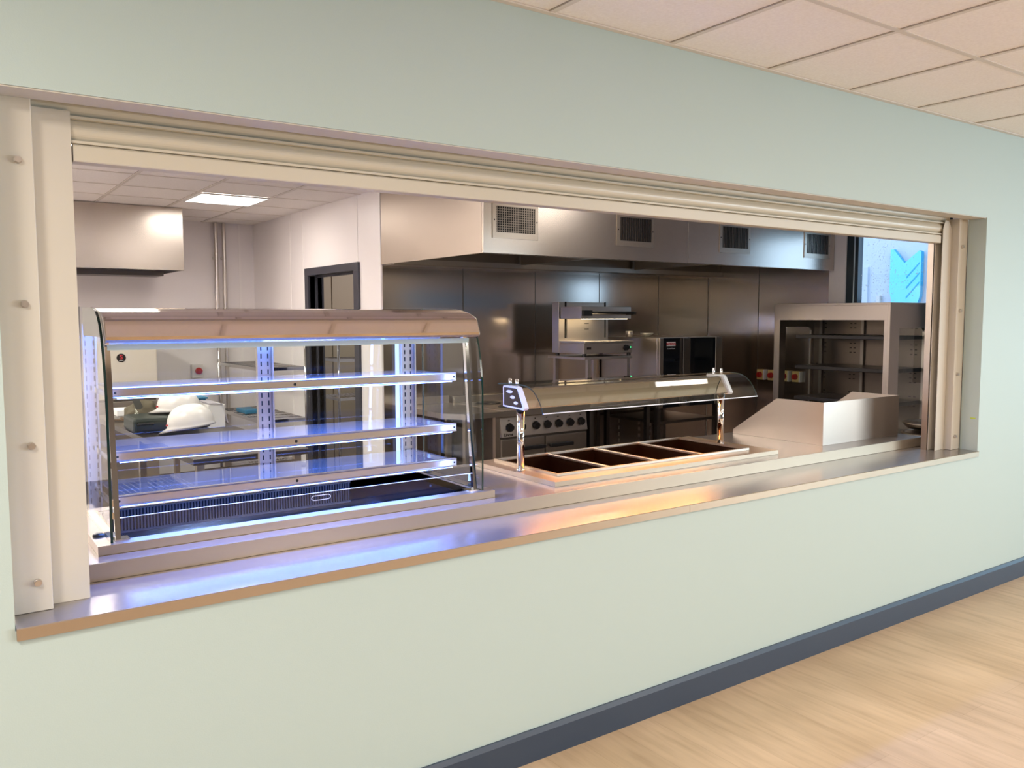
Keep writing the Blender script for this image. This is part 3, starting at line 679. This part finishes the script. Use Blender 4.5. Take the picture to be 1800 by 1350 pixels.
bm = new(); bx(bm, 5.064, 5.095, 2.952, 2.984, .8405, 1.474); bx(bm, 5.105, 5.195, 2.945, 2.984, .90, 1.470, .003); dh = obj('door_handle', bm, 'steel_dark', ov)
bm = new(); bx(bm, 5.198, 5.543, 2.952, 2.984, .8405, 1.474, .002); dr = obj('door', bm, 'black_glass', ov)
box('red_badge', 'badge_white', 4.893, 5.005, 2.9508, 2.9519, 1.402, 1.440, cpn)
text('badge_lettering', 'RATIONAL', (4.949, 2.9502, 1.421), .024, 'badge_red', cpn, bold=.0018)
text('panel_lettering', 'iCombi Classic', (4.949, 2.9515, 1.378), .017, 'badge_white', cpn)
def tin(name, label, cat, x, y, prof, mt):
    bm = new(); lathe(bm, prof, (x, y, 1.4785), 22); o = obj(name, bm, mt, None, True); tag(o, label, cat)
tin('cup', 'small steel cup standing at the back of the oven top', 'cup', 4.87, 3.42, [(.034, 0), (.036, .055), (.032, .055), (.030, .006), (.004, .005)], 'galv')
tin('dish', 'low round pale dish beside the cup on the oven top', 'dish', 5.04, 3.36, [(.030, 0), (.036, .012), (.062, .026), (.062, .036), (.050, .036), (.045, .02), (.004, .018)], 'tin')

# ---------------------------------------------------------------- tall open shelf unit by the window
tu = thing('shelf_unit', 'tall stainless steel open shelf unit standing by the kitchen window', 'shelf unit', (5.98, 1.85, 0))
UX0, UX1, UY0, UY1, UZ = 5.706, 6.28, 1.300, 2.410, 1.778
bm = new(); bx(bm, UX0, UX1, UY0, UY1, UZ-.02, UZ, .002); obj('roof', bm, 'steel', tu)
bm = new(); bx(bm, UX0, UX0+.018, UY0+.021, UY1-.001, 1.636, UZ-.0205); obj('fascia', bm, 'steel', tu)
for y0, nm in ((UY0, 'end_panel'), (UY1-.02, 'end_panel')):
    bm = new(); slab_holes(bm, (UX0, UX1, 0, UZ-.0205), [(5.845, 6.225, .55, 1.572)], 'y', y0, y0+.02)
    # rounded upper corner of the cut-out
    q = .035; n = 6; pl = [(6.225, 1.572)] + [(6.225-q+q*math.cos(a*math.pi/2/n), 1.572-q+q*math.sin(a*math.pi/2/n)) for a in range(n+1)]
    prism(bm, pl, 'y', y0, y0+.02)
    e = obj(nm, bm, 'steel', tu)
    bm = new(); bx(bm, 5.846, 6.224, y0+.008, y0+.012, .551, 1.571); obj('pane', bm, 'glass', e)
for y0, y1 in ((UY1-.06, UY1-.0205), (UY0+.0205, UY0+.05)): box('corner_post', 'steel', UX0, UX0+.035, y0, y1, 0, 1.6355, tu)
bm = new(); bx(bm, UX1-.02, UX1, UY0+.021, UY1-.021, .05, UZ-.0205, 0, 0)
for z in (1.60, 1.56, 1.42, 1.38, 1.34, 1.18, 1.14, 1.10, .98, .94, .90, .78, .74):
    for y in (1.38, 1.42, 1.62, 1.66, 1.95, 1.99, 2.25): bx(bm, UX1-.0215, UX1-.0198, y, y+.020, z, z+.008, 0, 1)
for z in (1.475, 1.225):
    for k in range(28): bx(bm, UX1-.0215, UX1-.0198, 1.36+k*.036, 1.36+k*.036+.020, z, z+.007, 0, 1)
for y in (1.86, 2.28): bx(bm, UX1-.045, UX1-.0201, y, y+.03, .05, 1.75, 0, 2)
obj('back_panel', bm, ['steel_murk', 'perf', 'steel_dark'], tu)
for z in (1.475, 1.205, .93):
    bm = new(); bx(bm, UX0+.05, UX1-.048, UY0+.022, UY1-.19, z, z+.032, .004); obj('shelf', bm, 'dark_shelf', tu)
bm = new(); bx(bm, UX0+.02, UX1-.03, UY0+.022, UY1-.06, .48, .70); obj('well_base', bm, 'steel_dark', tu)

# isolator switches on the steel right-hand wall
for y, lab in ((3.015, 'leftmost of the four red rotary isolator switches low on the steel wall'), (2.880, 'second red rotary isolator from the left, half behind the shelf unit post'),
               (2.725, 'red rotary isolator seen through the shelf unit, third from the left'), (2.595, 'rightmost red rotary isolator seen through the shelf unit')):
    t = thing('isolator_switch', lab, 'switch', (WR-.03, y, 1.085), 'red isolator switches on the steel wall')
    box('box', 'yellow_plastic', WR-.048, WR-.0062, y-.030, y+.046, 1.034, 1.138, t, .004)
    box('side_plate', 'white_plastic', WR-.046, WR-.0064, y-.046, y-.0305, 1.034, 1.138, t, .002)
    bm = new(); cyl(bm, (WR-.0485, y+.006, 1.085), (WR-.072, y+.006, 1.085), .030, 22, .026); bx(bm, WR-.082, WR-.0725, y-.002, y+.014, 1.06, 1.11); obj('knob', bm, 'red_plastic', t)
# the one on the far wall
t = thing('wall_switch', 'white isolator switch with red knob on the far white wall', 'switch', (1.79, WB-.03, 1.10))
box('box', 'white_plastic', 1.735, 1.855, WB-.075, WB-.0005, 1.02, 1.165, t, .005)
bm = new(); cyl(bm, (1.803, WB-.0755, 1.095), (1.803, WB-.095, 1.095), .036, 22); bx(bm, 1.767, 1.839, WB-.104, WB-.0955, 1.088, 1.102); obj('knob', bm, 'red_plastic', t)

# dispenser rings just inside the right guide
for z, lab in ((.776, 'round steel plate dispenser rim low behind the right guide'),):
    t = thing('plate_dispenser', lab, 'plate dispenser', (5.65, .9, 0))
    bm = new(); lathe(bm, [(.20, 0), (.20, .74)], (5.65, .9, 0), 28); obj('cabinet', bm, 'steel_dark', t, False)
    bm = new(); lathe(bm, [(.20, .7405), (.215, .76), (.215, .782), (.19, .786), (.18, .775), (.18, .7405)], (5.65, .9, 0), 32); obj('rim', bm, 'steel_satin', t, True)
    bm = new(); lathe(bm, [(.17, .80), (.21, .84), (.21, .846), (.02, .846)], (5.65, .9, .015), 32); obj('lid', bm, 'steel_satin', t, True)

# ---------------------------------------------------------------- back-left corner
dw = thing('dishwasher', 'pale steel hood dishwasher with round black badge in the far left corner', 'dishwasher', (.87, 6.35, 0))
bm = new(); bx(bm, .545, 1.200, 6.0, 6.68, .905, 1.50, .01); hh = obj('hood', bm, 'pale_steel', dw)
bm = new(); bx(bm, .555, 1.190, 6.01, 6.67, .12, .885, .004); obj('body', bm, 'steel_satin', dw)
bm = new(); bx(bm, .56, 1.185, 6.02, 6.66, .886, .904); obj('wash_table', bm, 'steel_dark', dw)
for x in (.59, 1.15):
    for y in (6.06, 6.62):
        bm = new(); cyl(bm, (x, y, 0), (x, y, .1195), .022, 14); obj('foot', bm, 'black_plastic', dw)
bm = new(); cyl(bm, (.887, 5.9995, 1.295), (.887, 5.996, 1.295), .040, 32); bd = obj('round_badge', bm, 'logo_black', hh)
text('badge_letter', 'S', (.887, 5.9955, 1.300), .058, 'badge_red', bd, bold=.002)
box('badge_line', 'badge_white', .868, .906, 5.9948, 5.9958, 1.268, 1.273, bd)
bm = new(); tube(bm, [(1.215, 6.03, 1.00), (1.222, 5.98, 1.03), (1.222, 5.98, 1.06)], .008, 8); obj('lift_handle', bm, 'black_plastic', dw)
for x, lab in ((2.030, 'left one of the two galvanised pipes running down the far wall'), (2.116, 'right one of the two galvanised pipes running down the far wall')):
    bm = new(); cyl(bm, (x, 6.895, .0), (x, 6.895, KC-.001), .021, 16)
    for z in (.5, 1.5, 2.3): bx(bm, x-.026, x+.026, 6.905, WB-.0005, z, z+.025)
    o = obj('pipe', bm, 'galv', None, False); tag(o, lab, 'pipe', 'galvanised pipes on the far wall')
# chrome wire rack against the white wall
rk = thing('wire_rack', 'chrome wire storage rack in the corner left of the doorway', 'rack', (2.15, 5.95, 0))
RX0, RX1, RY0, RY1 = 1.945, 2.395, 5.30, 6.62
for x in (RX0, RX1):
    for y in (RY0, RY1):
        bm = new(); cyl(bm, (x, y, 0), (x, y, 1.75), .0127, 12); obj('post', bm, 'chrome', rk, True)
for z in (1.195, .70, .25):
    bm = new()
    for y in (RY0, RY1): bx(bm, RX0, RX1, y-.004, y+.004, z-.030, z)
    for x in (RX0, RX1): bx(bm, x-.004, x+.004, RY0, RY1, z-.030, z)
    for k in range(1, 16): x = RX0 + k*(RX1-RX0)/16; bx(bm, x-.0025, x+.0025, RY0, RY1, z-.004, z)
    for k in range(1, 6): y = RY0 + k*(RY1-RY0)/6; bx(bm, RX0, RX1, y-.004, y+.004, z-.012, z-.004)
    obj('wire_shelf', bm, 'chrome', rk)
bm = new(); bx(bm, 1.99, 2.14, 5.9, 6.2, 0, .045, .012); o = obj('tray', bm, 'teal_box'); o.location = (0, 0, .7005); tag(o, 'flat blue plastic tray lying on the chrome wire rack', 'tray')
# second rack and a cupboard inside the store room
r2 = thing('store_rack', 'chrome wire rack seen through the dark doorway', 'rack', (3.2, 5.6, 0))
for x in (2.78, 3.55):
    for y in (5.40, 5.85):
        bm = new(); cyl(bm, (x, y, 0), (x, y, 1.70), .0127, 12); obj('post', bm, 'chrome', r2, True)
for z in (1.25, .86, .45):
    bm = new()
    for y in (5.40, 5.85): bx(bm, 2.78, 3.55, y-.004, y+.004, z-.03, z)
    for x in (2.78, 3.55): bx(bm, x-.004, x+.004, 5.40, 5.85, z-.03, z)
    for k in range(1, 20): x = 2.78+k*.77/20; bx(bm, x-.0025, x+.0025, 5.40, 5.85, z-.004, z)
    obj('wire_shelf', bm, 'chrome', r2)
cb = thing('cupboard', 'tall beige cupboard standing inside the doorway room', 'cupboard', (3.05, 6.6, 0))
box('carcass', 'beige_door', 2.62, 3.55, 6.28, 6.86, .0, 2.35, cb, .004)
box('door', 'beige_door', 2.63, 3.08, 6.262, 6.2795, .08, 2.33, cb, .003); box('door', 'beige_door', 3.09, 3.54, 6.262, 6.2795, .08, 2.33, cb, .003)
area('store_light', (3.6, 5.2, 2.66), (3.6, 5.2, 0), .5, .5, 14, (.92, .92, 1.0))

# ---------------------------------------------------------------- prep table and what lies on it
A = Matrix.Rotation(math.radians(2.4), 3, 'Z')
pt = thing('prep_table', 'stainless steel prep table behind the display, cluttered with helmets and boxes', 'prep table', (.561, 2.201, 0))
def rbox(name, mt, u0, u1, v0, v1, z0, z1, bev=0):
    bm = new(); bx(bm, u0, u1, v0, v1, z0, z1, bev)
    for v in bm.verts: v.co = A @ v.co + Vector((.561, 2.201, 0))
    return obj(name, bm, mt, pt)
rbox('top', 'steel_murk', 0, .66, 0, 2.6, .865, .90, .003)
for u in (.03, .59):
    for v in (.04, 1.28, 2.52): rbox('leg', 'steel_satin', u, u+.04, v, v+.04, 0, .8645)
rbox('rail', 'steel_satin', .07, .59, .045, .075, .74, .83)
bm = new()
for k in range(14): bx(bm, .05+k*.042, .056+k*.042, .02, 2.55, .352, .358)
for v in (.03, .9, 1.75, 2.54): bx(bm, .04, .62, v, v+.008, .340, .352)
for v in bm.verts: v.co = A @ v.co + Vector((.561, 2.201, 0))
obj('undershelf', bm, 'chrome', pt)

def helmet(loc, rz, label, s=1.0, tilt=0):
    t = thing('hard_hat', label, 'hard hat', loc, 'white hard hats')
    R = Matrix.Rotation(rz, 4, 'Z') @ Matrix.Rotation(tilt, 4, 'Y')
    bm = new(); n = 36; rows = 12; rings = []
    for j in range(rows+1):
        a = j/rows*math.pi/2; ring = []
        for i in range(n):
            p = i*2*math.pi/n; cx, sx = math.cos(p), math.sin(p)
            r = math.cos(a)**.72; ridge = .006*math.exp(-(sx/.18)**2)*math.sin(a)
            ring.append(bm.verts.new(((.142*cx*r)*s, .112*sx*r*s, (.028+.125*math.sin(a)+ridge)*s)))
        rings.append(ring)
    for Aa, Bb in zip(rings, rings[1:-1]):
        for i in range(n): bm.faces.new((Aa[i], Aa[(i+1) % n], Bb[(i+1) % n], Bb[i]))
    top = bm.verts.new((0, 0, .159*s))
    for i in range(n): bm.faces.new((rings[-2][i], rings[-2][(i+1) % n], top))
    # skirt and the peak in front (-x), dipping
    low = []; 
    for i in range(n):
        p = i*2*math.pi/n; cx, sx = math.cos(p), math.sin(p)
        pk = max(0, -cx)**2.2
        low.append(bm.verts.new(((.150*cx-.052*pk)*s, (.119*sx)*s, (.014-.012*pk+.004*max(0, cx))*s)))
    for i in range(n): bm.faces.new((low[i], low[(i+1) % n], rings[0][(i+1) % n], rings[0][i]))
    inner = [bm.verts.new((v.co.x*.93, v.co.y*.93, v.co.z+.006)) for v in low]
    for i in range(n): bm.faces.new((inner[i], inner[(i+1) % n], low[(i+1) % n], low[i]))
    bmesh.ops.recalc_face_normals(bm, faces=bm.faces)
    for v in bm.verts: v.co = R @ v.co + Vector(loc)
    obj('shell', bm, 'helmet', t, True)
    bm = new(); pts = [(.105*s*math.cos(i*math.pi/12), .088*s*math.sin(i*math.pi/12), .012*s) for i in range(25)]
    tube(bm, pts, .0085*s, 6)
    for v in bm.verts: v.co = R @ v.co + Vector(loc)
    obj('headband', bm, 'black_plastic', t)
    bm = new(); cyl(bm, (-.118*s, -.068*s, .050*s), (-.126*s, -.075*s, .050*s), .006, 10)
    for v in bm.verts: v.co = R @ v.co + Vector(loc)
    obj('rivet', bm, 'red_plastic', t)
helmet((.815, 3.24, .9325), math.radians(-28), 'front white hard hat with drooping peak on the prep table', 1.06, -.13)
helmet((.835, 3.66, 1.003), math.radians(-26), 'rear white hard hat resting on the dark tool case', 1.02)
tc_ = thing('tool_case', 'dark green-black plastic tool case lying left of the hard hats', 'tool case', (.68, 3.55, .9))
bm = new(); bx(bm, .500, .925, 3.455, 3.80, .9005, 1.0, .02); obj('body', bm, 'dark_bag', tc_)
bm = new(); tube(bm, [(.53, 3.452, .96), (.53, 3.432, .965), (.62, 3.432, .965), (.62, 3.452, .96)], .008, 8); obj('handle', bm, 'black_plastic', tc_)
# slumped cloth bag on the case with its strap
bm = new(); bmesh.ops.create_icosphere(bm, subdivisions=4, radius=1)
rr = random.Random(5)
from mathutils import noise as mn
for v in bm.verts:
    p = v.co.copy(); d = 1 + .22*mn.noise(p*1.9) + .10*mn.noise(p*5)
    v.co = Vector((p.x*.115*d, p.y*.085*d, max(p.z, -.55)*.055*d))
    v.co += Vector((.665, 4.00, .9005+.06))
zmin = min(v.co.z for v in bm.verts)
for v in bm.verts: v.co.z += .901 - zmin; v.co.z = .901 + (v.co.z-.901)*1.9
bg_ = thing('cloth_bag', 'slumped olive brown cloth bag with an upright grey strap behind the tool case', 'bag', (.665, 4.0, .9))
obj('body', bm, 'olive', bg_, True)
bm = new(); prism(bm, [(.555, 1.17), (.600, 1.17), (.660, 1.02), (.655, .985), (.615, 1.00)], 'y', 3.93, 3.936); obj('strap', bm, 'grey_strap', bg_)
bm = new()
for k in range(7): tube(bm, [(.60+.006*k, 3.91, 1.02-.010*k), (.612-.012*k, 3.885, 1.0-.012*k), (.59-.012*k, 3.90, .985-.011*k)], .003, 6)
obj('chain', bm, 'tin', bg_)
bm = new(); bx(bm, .60, .83, 4.62, 4.86, .9005, .945, .002); tag(obj('paper_stack', bm, 'paper'), 'stack of white paper behind the cloth bag', 'paper')
bm = new()
for k in range(4): tube(bm, [(.52+.03*math.cos(a*.9+k)+.012*a, 4.30+.06*math.sin(a*.8+k*1.3), .9055+.004*k) for a in range(14)], .004, 6)
tag(obj('cable', bm, 'cable'), 'tangle of brown cable left of the white paper stack', 'cable')
cr = thing('white_crate', 'white plastic crate holding folded white cloths right of the hard hats', 'crate', (1.04, 3.6, .9))
bm = new(); bx(bm, .985, 1.10, 3.47, 3.78, .9005, 1.062, .004); obj('body', bm, 'white_plastic', cr)
bm = new()
n = 14; G = [[None]*n for _ in range(n)]
for i in range(n):
    for j in range(n):
        u, v = i/(n-1), j/(n-1); x = .990+.165*u; y = 3.462+.31*v
        z = 1.070 + .006*mn.noise(Vector((u*4, v*4, 0))) - .10*max(0, (x-1.075)/.06)**1.2*(1-.35*v)
        G[i][j] = bm.verts.new((x - .03*max(0, (x-1.08)/.06), y, z))
for i in range(n-1):
    for j in range(n-1): bm.faces.new((G[i][j], G[i+1][j], G[i+1][j+1], G[i][j+1]))
bmesh.ops.solidify(bm, geom=bm.faces[:], thickness=.004)
tag(obj('folded_cloth', bm, 'towel', None, True), 'white cloth spilling over the edge of the white crate', 'cloth')
bm = new(); bx(bm, 1.01, 1.14, 4.10, 4.45, .9005, 1.048, .006); bb = thing('blue_box', 'dark blue plastic box behind the rear hard hat', 'box', (1.08, 4.28, .9)); obj('body', bm, 'teal_box', bb)
box('lid', 'teal_box', 1.00, 1.150, 4.09, 4.46, 1.0485, 1.062, bb, .003)
# film-wrapped bag on a low bench behind the display's left end
lb = thing('low_bench', 'low dark bench behind the left end of the display', 'bench', (-.12, 1.75, 0))
box('top', 'steel_dark', -.34, .16, 1.35, 2.15, .70, .735, lb, .003)
for x in (-.32, .10):
    for y in (1.38, 2.09): box('leg', 'steel_dark', x, x+.04, y, y+.04, 0, .6995, lb)
bm = new(); bmesh.ops.create_icosphere(bm, subdivisions=4, radius=1)
for v in bm.verts:
    p = v.co.copy(); d = 1 + .30*mn.noise(p*2.3) + .16*mn.noise(p*6)
    v.co = Vector((p.x*.10*d, p.y*.12*d, max(p.z, -.7)*.17*d)) + Vector((-.06, 1.62, .86))
zmin = min(v.co.z for v in bm.verts)
for v in bm.verts: v.co.z += .7355 - zmin
tag(obj('plastic_bag', bm, 'plastic_film', None, False), 'crumpled clear plastic bag behind the left end of the display', 'bag')
